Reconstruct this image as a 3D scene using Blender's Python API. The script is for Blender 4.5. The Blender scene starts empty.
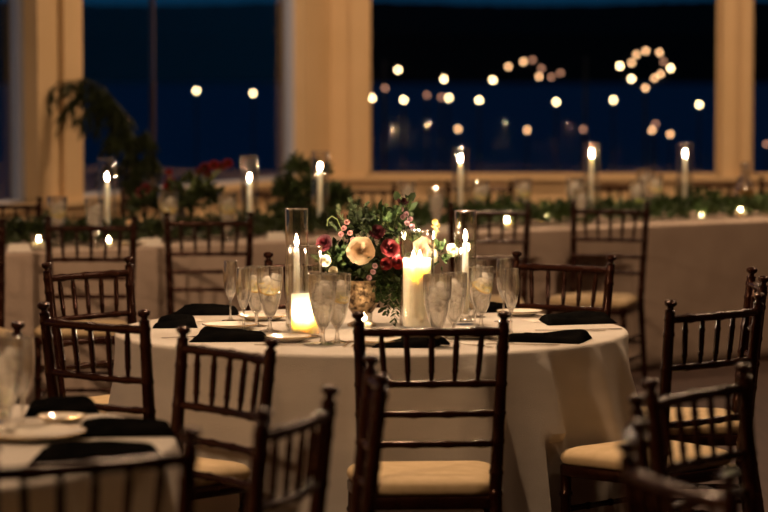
import bpy, bmesh, math, random
from mathutils import Vector, Matrix, noise
random.seed(7)
PI = math.pi
sc = bpy.context.scene
C = sc.collection

# ------------------------------------------------------------ camera
F = 2700.0; CX = 384.0; HY = 79.0; H = 1.52
cd = bpy.data.cameras.new('camera'); cam = bpy.data.objects.new('camera', cd); C.objects.link(cam)
cd.lens = F / 768 * 36; cd.sensor_width = 36
cam.location = (0, 0, H)
cam.rotation_euler = (PI/2 - math.atan((256 - HY) / F), 0, 0)
cd.clip_end = 4000
cd.dof.use_dof = True; cd.dof.focus_distance = 8.15; cd.dof.aperture_fstop = 3.0
sc.camera = cam
# ------------------------------------------------------------ world, exposure
w = bpy.data.worlds.new('dusk_sky'); sc.world = w; w.use_nodes = True
nt = w.node_tree; bgn = nt.nodes['Background']
tc = nt.nodes.new('ShaderNodeTexCoord'); sx = nt.nodes.new('ShaderNodeSeparateXYZ'); rp = nt.nodes.new('ShaderNodeValToRGB')
nt.links.new(tc.outputs['Generated'], sx.inputs[0]); nt.links.new(sx.outputs['Z'], rp.inputs[0]); nt.links.new(rp.outputs[0], bgn.inputs[0])
rp.color_ramp.elements[0].position = 0.0; rp.color_ramp.elements[0].color = (0.003, 0.036, 0.085, 1)
rp.color_ramp.elements[1].position = 0.5; rp.color_ramp.elements[1].color = (0.002, 0.018, 0.045, 1)
bgn.inputs[1].default_value = 0.8
sc.view_settings.view_transform = 'Standard'; sc.view_settings.look = 'None'
sc.view_settings.gamma = 1; sc.view_settings.exposure = 0.0; sc.view_settings.use_curve_mapping = False
try:
    sc.cycles.transparent_max_bounces = 40
    sc.cycles.max_bounces = 14
    sc.cycles.transmission_bounces = 12
    sc.cycles.sample_clamp_indirect = 4
    sc.cycles.use_denoising = True
except Exception: pass
WARM = (1.0, 0.65, 0.39)
CEIL = 4.2
# unseen ceiling lamps added as key and fill: (x, y, watts)
ADDED_LAMPS = [(-3.6, 3.4, 215), (2.4, 7.6, 10), (-0.1, 8.6, 130), (3.2, 10.8, 48), (-2.6, 10.2, 20), (0.4, 16.6, 110), (3.2, 16.3, 105), (-.6, .8, 8)]
CANDLE_W = 0.55

# ------------------------------------------------------------ materials
def mat(name, color=(.5,.5,.5), rough=.5, metal=0, **kw):
    m = bpy.data.materials.new(name); m.use_nodes = True
    b = m.node_tree.nodes['Principled BSDF']
    b.inputs['Base Color'].default_value = (*color, 1); b.inputs['Roughness'].default_value = rough
    b.inputs['Metallic'].default_value = metal
    for k, v in kw.items(): b.inputs[k.replace('_', ' ')].default_value = v
    return m
def mottled(m, c1, c2, scale=8, detail=4, bump=0, bscale=60, stretch=None):
    t = m.node_tree; b = t.nodes['Principled BSDF']
    co = t.nodes.new('ShaderNodeTexCoord'); mp = t.nodes.new('ShaderNodeMapping')
    t.links.new(co.outputs['Object'], mp.inputs[0])
    if stretch: mp.inputs['Scale'].default_value = stretch
    n = t.nodes.new('ShaderNodeTexNoise'); n.inputs['Scale'].default_value = scale; n.inputs['Detail'].default_value = detail
    r = t.nodes.new('ShaderNodeValToRGB'); r.color_ramp.elements[0].color = (*c1, 1); r.color_ramp.elements[1].color = (*c2, 1)
    r.color_ramp.elements[0].position = .35; r.color_ramp.elements[1].position = .65
    t.links.new(mp.outputs[0], n.inputs['Vector']); t.links.new(n.outputs['Fac'], r.inputs[0]); t.links.new(r.outputs[0], b.inputs['Base Color'])
    if bump:
        n2 = t.nodes.new('ShaderNodeTexNoise'); n2.inputs['Scale'].default_value = bscale; n2.inputs['Detail'].default_value = 5
        bp = t.nodes.new('ShaderNodeBump'); bp.inputs['Strength'].default_value = bump; bp.inputs['Distance'].default_value = .01
        t.links.new(mp.outputs[0], n2.inputs['Vector']); t.links.new(n2.outputs['Fac'], bp.inputs['Height']); t.links.new(bp.outputs[0], b.inputs['Normal'])
    return m
def emis(name, color, s):
    m = bpy.data.materials.new(name); m.use_nodes = True; t = m.node_tree; t.nodes.clear()
    e = t.nodes.new('ShaderNodeEmission'); o = t.nodes.new('ShaderNodeOutputMaterial')
    e.inputs[0].default_value = (*color, 1); e.inputs[1].default_value = s; t.links.new(e.outputs[0], o.inputs[0]); return m
def thin_glass(name, tint=(.97,.98,.98), ior=1.5, rough=0.0, boost=1.4, refr=0):
    m = bpy.data.materials.new(name); m.use_nodes = True; t = m.node_tree; t.nodes.clear()
    o = t.nodes.new('ShaderNodeOutputMaterial'); mx = t.nodes.new('ShaderNodeMixShader')
    tr = t.nodes.new('ShaderNodeBsdfTransparent'); tr.inputs[0].default_value = (*tint, 1)
    gl = t.nodes.new('ShaderNodeBsdfGlossy'); gl.inputs['Roughness'].default_value = rough; gl.inputs[0].default_value = (1,1,1,1)
    lw = t.nodes.new('ShaderNodeLayerWeight'); lw.inputs[0].default_value = .5
    # Schlick-like: r0 + (1-r0)*facing^4
    p = t.nodes.new('ShaderNodeMath'); p.operation = 'POWER'; p.inputs[1].default_value = 3.2
    ma = t.nodes.new('ShaderNodeMath'); ma.operation = 'MULTIPLY_ADD'; ma.inputs[1].default_value = .9 * boost; ma.inputs[2].default_value = .06 * boost
    ma.use_clamp = True
    t.links.new(lw.outputs['Facing'], p.inputs[0]); t.links.new(p.outputs[0], ma.inputs[0]); t.links.new(ma.outputs[0], mx.inputs[0])
    if refr:
        rg_ = t.nodes.new('ShaderNodeBsdfGlass'); rg_.inputs['IOR'].default_value = 1.45; rg_.inputs['Roughness'].default_value = 0
        m3 = t.nodes.new('ShaderNodeMixShader'); m3.inputs[0].default_value = refr
        t.links.new(tr.outputs[0], m3.inputs[1]); t.links.new(rg_.outputs[0], m3.inputs[2]); t.links.new(m3.outputs[0], mx.inputs[1])
    else: t.links.new(tr.outputs[0], mx.inputs[1])
    t.links.new(gl.outputs[0], mx.inputs[2]); t.links.new(mx.outputs[0], o.inputs[0])
    return m
def real_glass(name, color, ior, rough=0):
    m = bpy.data.materials.new(name); m.use_nodes = True; t = m.node_tree; t.nodes.clear()
    o = t.nodes.new('ShaderNodeOutputMaterial'); g = t.nodes.new('ShaderNodeBsdfGlass')
    g.inputs[0].default_value = (*color, 1); g.inputs['Roughness'].default_value = rough; g.inputs['IOR'].default_value = ior
    t.links.new(g.outputs[0], o.inputs[0]); return m

M = {}
M['wood'] = mottled(mat('mahogany', rough=.24, Specular_IOR_Level=.30, Coat_Weight=0.0, Specular_Tint=(1,.58,.42,1)), (.010,.0026,.0014), (.021,.0055,.0026), 14, 5, stretch=(1,1,.25))
M['seat'] = mottled(mat('gold_fabric', rough=.75), (.52,.38,.20), (.58,.43,.24), 30, 3, .15, 300)
M['seatframe'] = M['wood']
M['linen'] = mottled(mat('linen', rough=.85, Sheen_Weight=.2), (.53,.475,.40), (.60,.54,.46), 5, 6, .55, 260, stretch=(1,1,2.5))
M['linen_head'] = mottled(mat('linen_taupe', rough=.9), (.40,.30,.23), (.47,.36,.28), 4, 6, .25, 60)
M['napkin'] = mottled(mat('black_napkin', rough=.9, Specular_IOR_Level=.0), (.0025,.0025,.0025), (.005,.0045,.004), 20, 3, .2, 300)
M['card'] = mat('white_card', (.75,.68,.58), .7)
M['plate'] = mat('porcelain', (.78,.72,.62), .12)
M['gold'] = mat('gold', (.85,.58,.25), .25, 1)
M['silver'] = mat('silver', (.80,.74,.66), .22, 1)
M['glass'] = thin_glass('clear_glass', (1,.985,.955), refr=.5)
M['hglass'] = thin_glass('hurricane_glass', (.985,.985,.975), boost=1.7)
M['rim'] = thin_glass('polished_rim', (.98,.98,.97), boost=5.5)
M['pane'] = thin_glass('window_pane', (.95,.97,.98), boost=.3)
M['water'] = real_glass('ice_water', (.99,.98,.94), 1.33)
def cloudy(name, ior, f, col, rough=.0):
    m = real_glass(name, (1,1,1), ior, rough); t = m.node_tree; g = [n for n in t.nodes if n.type == 'BSDF_GLASS'][0]
    a = t.nodes.new('ShaderNodeBsdfTranslucent'); b = t.nodes.new('ShaderNodeBsdfDiffuse'); c1 = t.nodes.new('ShaderNodeMixShader'); c2 = t.nodes.new('ShaderNodeMixShader'); tr = t.nodes.new('ShaderNodeBsdfTransparent'); c3 = t.nodes.new('ShaderNodeMixShader')
    a.inputs[0].default_value = b.inputs[0].default_value = (*col, 1); c1.inputs[0].default_value = .35; c2.inputs[0].default_value = f; c3.inputs[0].default_value = .45
    t.links.new(a.outputs[0], c1.inputs[1]); t.links.new(b.outputs[0], c1.inputs[2]); t.links.new(g.outputs[0], c3.inputs[1]); t.links.new(tr.outputs[0], c3.inputs[2])
    t.links.new(c3.outputs[0], c2.inputs[1]); t.links.new(c1.outputs[0], c2.inputs[2])
    o = [n for n in t.nodes if n.type == 'OUTPUT_MATERIAL'][0]; t.links.new(c2.outputs[0], o.inputs[0]); return m
M['water'] = cloudy('ice_water', 1.33, .16, (.97,.93,.84))
M['ice'] = cloudy('ice', 1.25, .60, (.99,.96,.90), .1)
M['amber'] = mat('amber_drink', (.75,.45,.12), .2, Transmission_Weight=.6)
M['lemon_rind'] = mat('lemon_rind', (.85,.55,.05), .4)
M['lemon_flesh'] = mottled(mat('lemon_flesh', rough=.35, Subsurface_Weight=.3), (.90,.72,.22), (.95,.85,.45), 60, 3)
M['wax'] = mat('ivory_wax', (.95,.83,.66), .42, Subsurface_Weight=1.0)
M['wax'].node_tree.nodes['Principled BSDF'].inputs['Subsurface Radius'].default_value = (1,.84,.64)
M['wax'].node_tree.nodes['Principled BSDF'].inputs['Subsurface Scale'].default_value = .060
M['wax_glow'] = mat('glowing_wax', (.95,.86,.70), .45, Subsurface_Weight=1.0)
M['wax_glow'].node_tree.nodes['Principled BSDF'].inputs['Subsurface Radius'].default_value = (1,.90,.78)
M['wax_glow'].node_tree.nodes['Principled BSDF'].inputs['Subsurface Scale'].default_value = .030
M['wick'] = mat('wick', (.02,.015,.01), .9)
M['flame'] = emis('flame', (1.0,.74,.45), 700)
M['flame_near'] = emis('candle_flame', (1.0,.75,.52), 2300)
M['votive_flame'] = emis('votive_flame', (1.0,.70,.38), 200)
M['frost'] = mat('frosted_votive', (.9,.8,.6), .4, Transmission_Weight=.5)
M['reflection_dot'] = emis('reflection_dot', (1.0,.66,.33), 28)  # glowing balls outside that stand in for reflections in the window glass
M['reflection_dot_soft'] = emis('reflection_dot_soft', (1.0,.52,.24), 10)
M['reflection_dot_dim'] = emis('reflection_dot_dim', (1.0,.45,.26), 2.6)
M['iron'] = mat('dark_iron', (.01,.01,.012), .6)
M['wall'] = mottled(mat('cream_paint', rough=.55), (.60,.42,.22), (.64,.45,.245), 3, 3)
M['wallplain'] = mat('dark_panelling', (.06,.04,.028), .8)
M['ceil'] = mat('ceiling_boards', (.10,.07,.05), .9)
M['floor'] = mottled(mat('dark_floorboards', rough=.6, Specular_IOR_Level=.15), (.030,.012,.007), (.05,.021,.012), 6, 5, stretch=(6,.4,1))
M['jamb'] = mat('grey_jamb', (.40,.42,.50), .5)
M['column_reflection'] = mat('brown_column_reflection', (.05,.028,.028), .7)  # tone of a column mirrored in the left windows
M['lake'] = mottled(mat('lake_water', rough=.8, Specular_IOR_Level=.1), (.06,.18,.30), (.08,.22,.36), 2, 4)
M['forest'] = mat('dark_forest', (.010,.014,.008), .95)
M['terrace'] = mat('terrace_stone', (.05,.06,.08), .8)
def leafm(n, a, b): return mottled(mat(n, rough=.65, Specular_IOR_Level=.25), a, b, 25, 2)
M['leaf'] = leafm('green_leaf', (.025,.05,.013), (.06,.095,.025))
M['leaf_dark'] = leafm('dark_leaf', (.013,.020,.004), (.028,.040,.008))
M['leaf_sage'] = leafm('sage_leaf', (.06,.09,.04), (.13,.16,.07))
M['leaf_lime'] = leafm('lime_leaf', (.30,.38,.08), (.42,.48,.14))
M['burgundy'] = leafm('burgundy_petal', (.032,.001,.003), (.065,.003,.005))
M['darkred'] = leafm('crimson_petal', (.05,.0015,.003), (.09,.003,.004))
M['red'] = leafm('red_petal', (.11,.003,.003), (.17,.006,.005))
M['pink'] = leafm('dusty_pink_petal', (.50,.22,.22), (.66,.36,.32))
M['mauve'] = leafm('mauve_petal', (.36,.20,.22), (.50,.30,.30))
M['cream'] = leafm('cream_petal', (.70,.50,.30), (.80,.62,.40))
M['ivory'] = leafm('ivory_petal', (.66,.58,.38), (.74,.68,.48))
M['peach'] = leafm('peach_petal', (.62,.38,.24), (.68,.46,.30))
M['yellow'] = leafm('yellow_bud', (.8,.5,.12), (.85,.6,.2))
M['vase'] = mottled(mat('mercury_glass', rough=.3, metal=.7), (.06,.035,.018), (.60,.42,.25), 55, 2, .5, 90)
M['stem'] = mat('stem_green', (.20,.26,.08), .5)
M['terracotta'] = mat('dark_pot', (.05,.035,.025), .6)
M['lampmetal'] = mat('lamp_metal', (.3,.25,.2), .4, .8)

# ------------------------------------------------------------ helpers
def px(x, d, z=0.0):
    """world point at distance d along the room whose view column is x"""
    return Vector(((x - CX) * d / F, d, z))
def on_table(x, y, z=0.75):
    return px(x, F * (H - z) / (y - HY), z)
def link(name, bm, m, parent=None, smooth=True):
    me = bpy.data.meshes.new(name)
    bmesh.ops.recalc_face_normals(bm, faces=bm.faces[:])
    bm.to_mesh(me); bm.free()
    if smooth:
        for p in me.polygons: p.use_smooth = True
        try: me.set_sharp_from_angle(angle=math.radians(40))
        except Exception: pass
    ms = m if isinstance(m, (list, tuple)) else [m]
    for q in ms: me.materials.append(q)
    o = bpy.data.objects.new(name, me); C.objects.link(o)
    if parent: o.parent = parent
    return o
def tag(o, label, cat, group=None):
    o['label'] = label; o['category'] = cat
    if group: o['group'] = group
    return o
def thing(name, label, cat, loc=(0,0,0), rz=0, group=None):
    o = bpy.data.objects.new(name, None); o.empty_display_size = .05; C.objects.link(o)
    o.location = loc; o.rotation_euler = (0,0,rz)
    return tag(o, label, cat, group)
def struct(name, bm, m, smooth=False):
    o = link(name, bm, m, None, smooth); o['kind'] = 'structure'; return o
def dup(root, loc, rz, label, group=None, scale=None):
    r = root.copy(); C.objects.link(r); r.location = loc; r.rotation_euler = (0,0,rz); r['label'] = label
    if group: r['group'] = group
    if scale: r.scale = scale
    for ch in list(root.children):
        c = ch.copy(); C.objects.link(c); c.parent = r
        for g in list(ch.children):
            d = g.copy(); C.objects.link(d); d.parent = c
    return r
def box(bm, c, s, rot=None):
    g = bmesh.ops.create_cube(bm, size=1.0)
    mt = Matrix.Translation(Vector(c)) @ (rot or Matrix()) @ Matrix.Diagonal((*s, 1))
    bmesh.ops.transform(bm, matrix=mt, verts=g['verts']); return g['verts']
def bevel(bm, w, seg=2):
    bmesh.ops.bevel(bm, geom=bm.edges[:] , offset=w, segments=seg, affect='EDGES', profile=.5)
def lathe(bm, prof, seg=20, c=(0,0,0), close=False):
    """prof: list of (r,z)"""
    rings = []
    for r, z in prof:
        if r < 1e-6: rings.append([bm.verts.new((c[0], c[1], c[2]+z))])
        else: rings.append([bm.verts.new((c[0]+r*math.cos(2*PI*i/seg), c[1]+r*math.sin(2*PI*i/seg), c[2]+z)) for i in range(seg)])
    prs = list(zip(rings, rings[1:]))
    if close: prs.append((rings[-1], rings[0]))
    for a, b in prs:
        for i in range(seg):
            j = (i+1) % seg
            if len(a) == 1 and len(b) == 1: continue
            if len(a) == 1: bm.faces.new((a[0], b[j], b[i]))
            elif len(b) == 1: bm.faces.new((a[i], a[j], b[0]))
            else: bm.faces.new((a[i], a[j], b[j], b[i]))
def sweep(bm, pts, rad, seg=8, cap=True):
    """tube along pts with radius per point (float or list)"""
    pts = [Vector(p) for p in pts]; n = len(pts)
    rs = rad if isinstance(rad, (list, tuple)) else [rad]*n
    rings = []; up = Vector((0,0,1))
    t0 = (pts[1]-pts[0]).normalized()
    if abs(t0.dot(up)) > .9: up = Vector((0,1,0))
    for i, p in enumerate(pts):
        t = (pts[min(i+1,n-1)] - pts[max(i-1,0)])
        t = t.normalized() if t.length > 1e-9 else t0
        a = t.cross(up)
        if a.length < 1e-4: a = t.cross(Vector((1,0,0)))
        a.normalize(); b = a.cross(t).normalized()
        rings.append([bm.verts.new(p + (a*math.cos(2*PI*k/seg) + b*math.sin(2*PI*k/seg))*rs[i]) for k in range(seg)])
    for A, B in zip(rings, rings[1:]):
        for k in range(seg): bm.faces.new((A[k], A[(k+1)%seg], B[(k+1)%seg], B[k]))
    if cap:
        bm.faces.new(rings[0][::-1]); bm.faces.new(rings[-1])
def lerp(a, b, t): return Vector(a)*(1-t) + Vector(b)*t
def turned(bm, a, b, r, rings=(), ring_r=1.35, rw=.006, seg=10, ends=(1,1), mid=1.0):
    """bamboo style turned rod with raised rings; rings: positions 0..1"""
    a = Vector(a); b = Vector(b); L = (b-a).length
    st = [(0, ends[0]), (1, ends[1]), (.5, mid)]
    for q in rings:
        e = rw / L
        for dq, k in ((-e*1.4, 0), (-e*.6, 1), (e*.6, 1), (e*1.4, 0)):
            st.append((q+dq, -k if k else None))
    def base(t): return ends[0]*(1-t)**2 + mid*2*t*(1-t) + ends[1]*t**2
    out = []
    for t, k in st:
        if t < 0 or t > 1: continue
        rr = base(t)
        if k is not None and k == -1: rr *= ring_r
        out.append((t, rr))
    out.sort(key=lambda q: q[0])
    sweep(bm, [lerp(a, b, t) for t, _ in out], [r*k for _, k in out], seg)

# ------------------------------------------------------------ the room
FLOOR_X0, FLOOR_X1 = -9.5, 5.2
YF = 19.5                       # window wall
def lw(Y, off=0):               # point on the slanting left wall
    X = -1.99 + .3735*(Y-15.2)
    return Vector((X - .937*off, Y + .35*off, 0))
bm = bmesh.new()
vs = [bm.verts.new(p) for p in ((-8.6,-2.5,0), (5.2,-2.5,0), (5.2,19.7,0), (-.3,19.7,0))]
bm.faces.new(vs)
r = bmesh.ops.extrude_face_region(bm, geom=bm.faces[:]); bmesh.ops.translate(bm, vec=(0,0,-.1), verts=[v for v in r['geom'] if isinstance(v, bmesh.types.BMVert)])
struct('floor', bm, M['floor'])
bm = bmesh.new()
vs = [bm.verts.new(p) for p in ((-8.7,-2.5,CEIL), (5.3,-2.5,CEIL), (5.3,19.75,CEIL), (-.4,19.75,CEIL))]
bm.faces.new(vs)
r = bmesh.ops.extrude_face_region(bm, geom=bm.faces[:]); bmesh.ops.translate(bm, vec=(0,0,.1), verts=[v for v in r['geom'] if isinstance(v, bmesh.types.BMVert)])
struct('ceiling', bm, M['ceil'])
bm = bmesh.new(); box(bm, (5.25, 8.5, CEIL/2), (.1, 22.4, CEIL)); struct('wall_right', bm, M['wallplain'])
bm = bmesh.new(); box(bm, (-1.7, -2.55, CEIL/2), (14, .1, CEIL)); struct('wall_back', bm, M['wallplain'])

SILL = .824; TOPW = 3.3; TH = .16
UL = Matrix.Rotation(math.atan2(3.4, 1.27), 4, 'Z')
def lbox(bm, y0, y1, z0, z1, o0, o1):
    """box on the left wall between Y y0..y1, from offset o0 to o1 (positive = outside)"""
    pts = [lw(y0,o0), lw(y1,o0), lw(y1,o1), lw(y0,o1)]
    lo = [bm.verts.new((p.x, p.y, z0)) for p in pts]; hi = [bm.verts.new((p.x, p.y, z1)) for p in pts]
    bm.faces.new(lo[::-1]); bm.faces.new(hi)
    for i in range(4):
        j = (i+1) % 4; bm.faces.new((lo[i], lo[j], hi[j], hi[i]))
bm = bmesh.new()
lopen = [(15.76, 19.0), (11.6, 15.25), (7.6, 11.0)]
lbox(bm, -2.6, 19.55, 0, SILL, 0, TH); lbox(bm, -2.6, 19.55, TOPW, CEIL, 0, TH)
for a, b in ((-2.6, 7.6), (11.0, 11.6), (15.25, 15.76), (19.0, 19.55)): lbox(bm, a, b, SILL, TOPW, 0, TH)
struct('wall_left', bm, M['wall'])
for i, (a, b) in enumerate(lopen):
    bm = bmesh.new(); lbox(bm, a, b, SILL, TOPW, .085, .093)
    o = struct('window_%d' % (i+1), bm, M['pane'])
    bm = bmesh.new()
    lbox(bm, a, a+.035, SILL, TOPW, .06, .12); lbox(bm, b-.05, b, SILL, TOPW, .06, .12)
    lbox(bm, a, b, SILL, SILL+.02, .06, .12); lbox(bm, a, b, TOPW-.05, TOPW, .06, .12)
    mid = a + (b-a)*.36
    f = link('window_frame', bm, M['jamb'], o, False)
    bm = bmesh.new(); lbox(bm, mid-.014, mid+.014, SILL, TOPW, .10, .13); link('column_reflection', bm, M['column_reflection'], o, False)  # dark bar added for a column's reflection in the pane
# front wall
def fbox(bm, x0, x1, z0, z1, y0, y1): box(bm, ((x0+x1)/2, (y0+y1)/2, (z0+z1)/2), (x1-x0, y1-y0, z1-z0))
X1, X2, X3 = -.125, 2.435, 2.64
bm = bmesh.new()
fbox(bm, -.5, 5.3, 0, SILL, YF, YF+TH); fbox(bm, -.5, 5.3, TOPW, CEIL, YF, YF+TH)
fbox(bm, -.5, X1, SILL, TOPW, YF, YF+TH); fbox(bm, X2, X3, SILL, TOPW, YF, YF+TH); fbox(bm, 4.9, 5.3, SILL, TOPW, YF, YF+TH)
struct('wall_front', bm, M['wall'])
for i, (a, b) in enumerate(((X1, X2), (X3, 4.9))):
    bm = bmesh.new(); fbox(bm, a, b, SILL, TOPW, YF+.085, YF+.093)
    o = struct('window_%d' % (i+4), bm, M['pane'])
    bm = bmesh.new()
    for q in ((a, a+.03, SILL, TOPW), (b-.03, b, SILL, TOPW), (a, b, SILL, SILL+.015), (a, b, TOPW-.03, TOPW)): fbox(bm, *q, YF+.06, YF+.12)
    link('window_frame', bm, M['wall'], o, False)
n = 1
def trim(fn, items):
    global n
    bm = bmesh.new()
    for it in items: fn(bm, *it)
    struct('trim_%d' % n, bm, M['wall']); n += 1
# casings round the openings, stools (ledges) under them, panel mouldings
trim(lbox, [(15.25, 15.40, SILL, TOPW, -.022, 0), (15.54, 15.76, SILL, TOPW, -.03, 0)])
trim(lbox, [(19.0, 19.22, SILL, TOPW, -.022, 0)])
trim(fbox, [(X1-.12, X1, SILL, TOPW, YF-.022, YF)])
trim(fbox, [(X2, X2+.09, SILL, TOPW, YF-.022, YF), (X2+.09, X2+.105, SILL, TOPW, YF-.04, YF), (X3-.05, X3, SILL, TOPW, YF-.022, YF)])
trim(lbox, [(-2.4, 19.42, SILL-.035, SILL, -.06, .04), (-2.4, 19.42, SILL-.10, SILL-.035, -.022, 0)])
trim(fbox, [(-.45, 5.2, SILL-.035, SILL, YF-.06, YF+.04), (-.45, 5.2, SILL-.10, SILL-.035, YF-.022, YF)])
trim(fbox, [(-.45 + k*.62, -.45 + k*.62 + .08, .16, SILL-.10, YF-.018, YF) for k in range(9)])
bm = bmesh.new(); fbox(bm, -.45, 5.2, 0, .14, YF-.025, YF); struct('baseboard_front', bm, M['wall'])
bm = bmesh.new(); lbox(bm, -2.4, 19.42, 0, .14, -.025, 0); struct('baseboard_left', bm, M['wall'])

# ceiling lamps added out of view to light room and cloth folds
for i, (x, y, wt) in enumerate(ADDED_LAMPS):
    t = thing('added_ceiling_lamp', 'unseen ceiling lamp added for its light, %s' %
      ['over the left foreground table', 'over the right foreground table', 'over the round candlelit table', 'over the right end of the room',
       'over the left end of the head table', 'by the corner of the window wall', 'before the right window', 'near the camera'][i], 'ceiling lamp', (x, y, CEIL), 0, 'added ceiling lamps')
    bm = bmesh.new(); lathe(bm, [(0,0),(.17,0),(.17,-.03),(.15,-.05),(.15,-.035),(0,-.035)], 24); link('added_lamp_housing', bm, M['lampmetal'], t)
    bm = bmesh.new(); lathe(bm, [(0,-.036),(.148,-.036),(.148,-.05),(0,-.056)], 24); link('added_diffuser', bm, emis('added_lamp_diffuser', WARM, wt/6.0), t)
    ld = bpy.data.lights.new('lamp_light', 'AREA'); ld.shape = 'DISK'; ld.size = .28; ld.energy = wt; ld.color = WARM
    lo = bpy.data.objects.new('lamp_light', ld); C.objects.link(lo); lo.parent = t; lo.location = (0,0,-.065)

# ------------------------------------------------------------ outside the windows
bm = bmesh.new(); box(bm, (0, 900, -.9), (2600, 1730, .2)); o = struct('lake', bm, M['lake'])
bm = bmesh.new()
rr = random.Random(3)
NT = 700
pv = None
for i in range(NT+1):
    x = -1500 + 2500*i/NT
    h = 41.6 + 1.2*math.sin(i*.11) + .9*rr.random()
    col = [bm.verts.new(p) for p in ((x, 1380, -1), (x, 1395, h*.6), (x, 1430, h), (x, 1500, h*.9), (x, 1560, -1))]
    if pv:
        for a in range(4): bm.faces.new((pv[a], col[a], col[a+1], pv[a+1]))
    pv = col
struct('wooded_shore', bm, M['forest'])
bm = bmesh.new(); box(bm, (1, 25.2, -.12), (30, 10.6, .1)); bmesh.ops.translate(bm, vec=(0,0,0), verts=bm.verts); struct('terrace', bm, M['terrace'])

def ball_at(bm, p, r): bmesh.ops.create_icosphere(bm, subdivisions=2, radius=r, matrix=Matrix.Translation(p))
def window_reflection(x, y, d, mt, label, r=.015):  # light and pole added outdoors in place of a candle reflection
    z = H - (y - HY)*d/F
    t = thing('window_reflection', label, 'light', px(x, d, -.07), 0, 'added lights outside the windows, imitating reflections')
    bm = bmesh.new(); sweep(bm, [(0,0,0),(0,0,z+.07-.03)], .008, 8); lathe(bm, [(0,0),(.05,0),(.05,.012),(0,.014)], 12); link('added_pole', bm, M['iron'], t)
    bm = bmesh.new(); ball_at(bm, Vector((0,0,z+.07)), r); link('reflection_dot', bm, M[mt], t)
row = [(372,98,'reflection_dot','at the left edge of the middle window'), (403.7,99.7,'reflection_dot','second in the row across the middle window'), (448.7,97.7,'reflection_dot','third in the row across the middle window above a candle'),
       (479,100,'reflection_dot','fourth in the row across the middle window'), (556,102,'reflection_dot','fifth in the row across the middle window'), (613,100,'reflection_dot','just below and left of the ring of added lights'),
       (698.7,104.5,'reflection_dot','rightmost in the middle window'), (458,129,'reflection_dot_soft','low and faint, leftmost of the low ones'), (527,130,'reflection_dot_soft','low and faint, above the right candles'),
       (583,129,'reflection_dot_dim','low and dim, above the candle by the right background chair'), (651.7,130,'reflection_dot_soft','low and faint, below the ring of added lights'), (670,134,'reflection_dot_soft','low and faint, lowest one left of the right pillar'),
       (385,88,'reflection_dot_dim','dim, between the first two in the middle window'), (441,97,'reflection_dot_dim','dim, touching a brighter one'), (427,95,'reflection_dot_dim','dim, in the left half of the middle window'),
       (196.7,90.7,'reflection_dot','left one of two in the left window'), (253.3,93,'reflection_dot','right one of two in the left window'), (126.7,119,'reflection_dot_dim','dim, beside the fern in the left window'),
       (766.5,144,'reflection_dot_dim','dim, in the window right of the pillar'), (655,124,'reflection_dot_dim','dim, just above the low faint ones under the ring')]
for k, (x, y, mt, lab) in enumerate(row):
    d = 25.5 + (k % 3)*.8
    window_reflection(x, y, d, mt, 'added light imitating window reflection, ' + lab)
# string of lights added for candle flames mirrored in the glass
t = thing('reflection_string', 'added string of lights imitating reflections across the middle window, left of the ring', 'reflected lights', px(400, 26, -.07))
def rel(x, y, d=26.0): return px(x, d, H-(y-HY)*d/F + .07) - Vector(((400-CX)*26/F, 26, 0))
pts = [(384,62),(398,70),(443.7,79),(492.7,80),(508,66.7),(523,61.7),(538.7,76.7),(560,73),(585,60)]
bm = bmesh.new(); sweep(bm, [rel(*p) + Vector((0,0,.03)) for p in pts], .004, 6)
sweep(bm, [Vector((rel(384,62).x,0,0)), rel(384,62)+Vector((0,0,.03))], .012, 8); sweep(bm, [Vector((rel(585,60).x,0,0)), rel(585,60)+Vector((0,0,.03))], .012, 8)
link('added_wire', bm, M['iron'], t)
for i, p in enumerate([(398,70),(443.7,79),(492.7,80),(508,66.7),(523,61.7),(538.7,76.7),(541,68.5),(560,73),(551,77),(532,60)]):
    bm = bmesh.new(); ball_at(bm, rel(*p), .015); link('reflection_dot', bm, M['reflection_dot' if i < 3 else 'reflection_dot_soft' if i < 6 else 'reflection_dot_dim'], t)
# ring of added lights where a chandelier is mirrored in the pane
t = thing('reflection_ring', 'ring of added lights imitating chandelier reflection in the right part of the middle window', 'reflected light ring', px(645, 26, -.07))
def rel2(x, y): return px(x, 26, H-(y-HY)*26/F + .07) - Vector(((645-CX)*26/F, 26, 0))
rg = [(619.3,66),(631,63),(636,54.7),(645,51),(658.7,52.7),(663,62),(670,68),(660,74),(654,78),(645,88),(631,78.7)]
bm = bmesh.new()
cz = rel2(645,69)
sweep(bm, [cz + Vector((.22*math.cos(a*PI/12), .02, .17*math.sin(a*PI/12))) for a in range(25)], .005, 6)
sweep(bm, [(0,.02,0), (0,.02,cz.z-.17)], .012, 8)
link('added_hoop', bm, M['iron'], t)
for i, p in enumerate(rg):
    bm = bmesh.new(); ball_at(bm, rel2(*p), .015); link('reflection_dot', bm, M['reflection_dot_dim' if i == 5 else 'reflection_dot' if i in (0,6,10) else 'reflection_dot_soft'], t)

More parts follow.
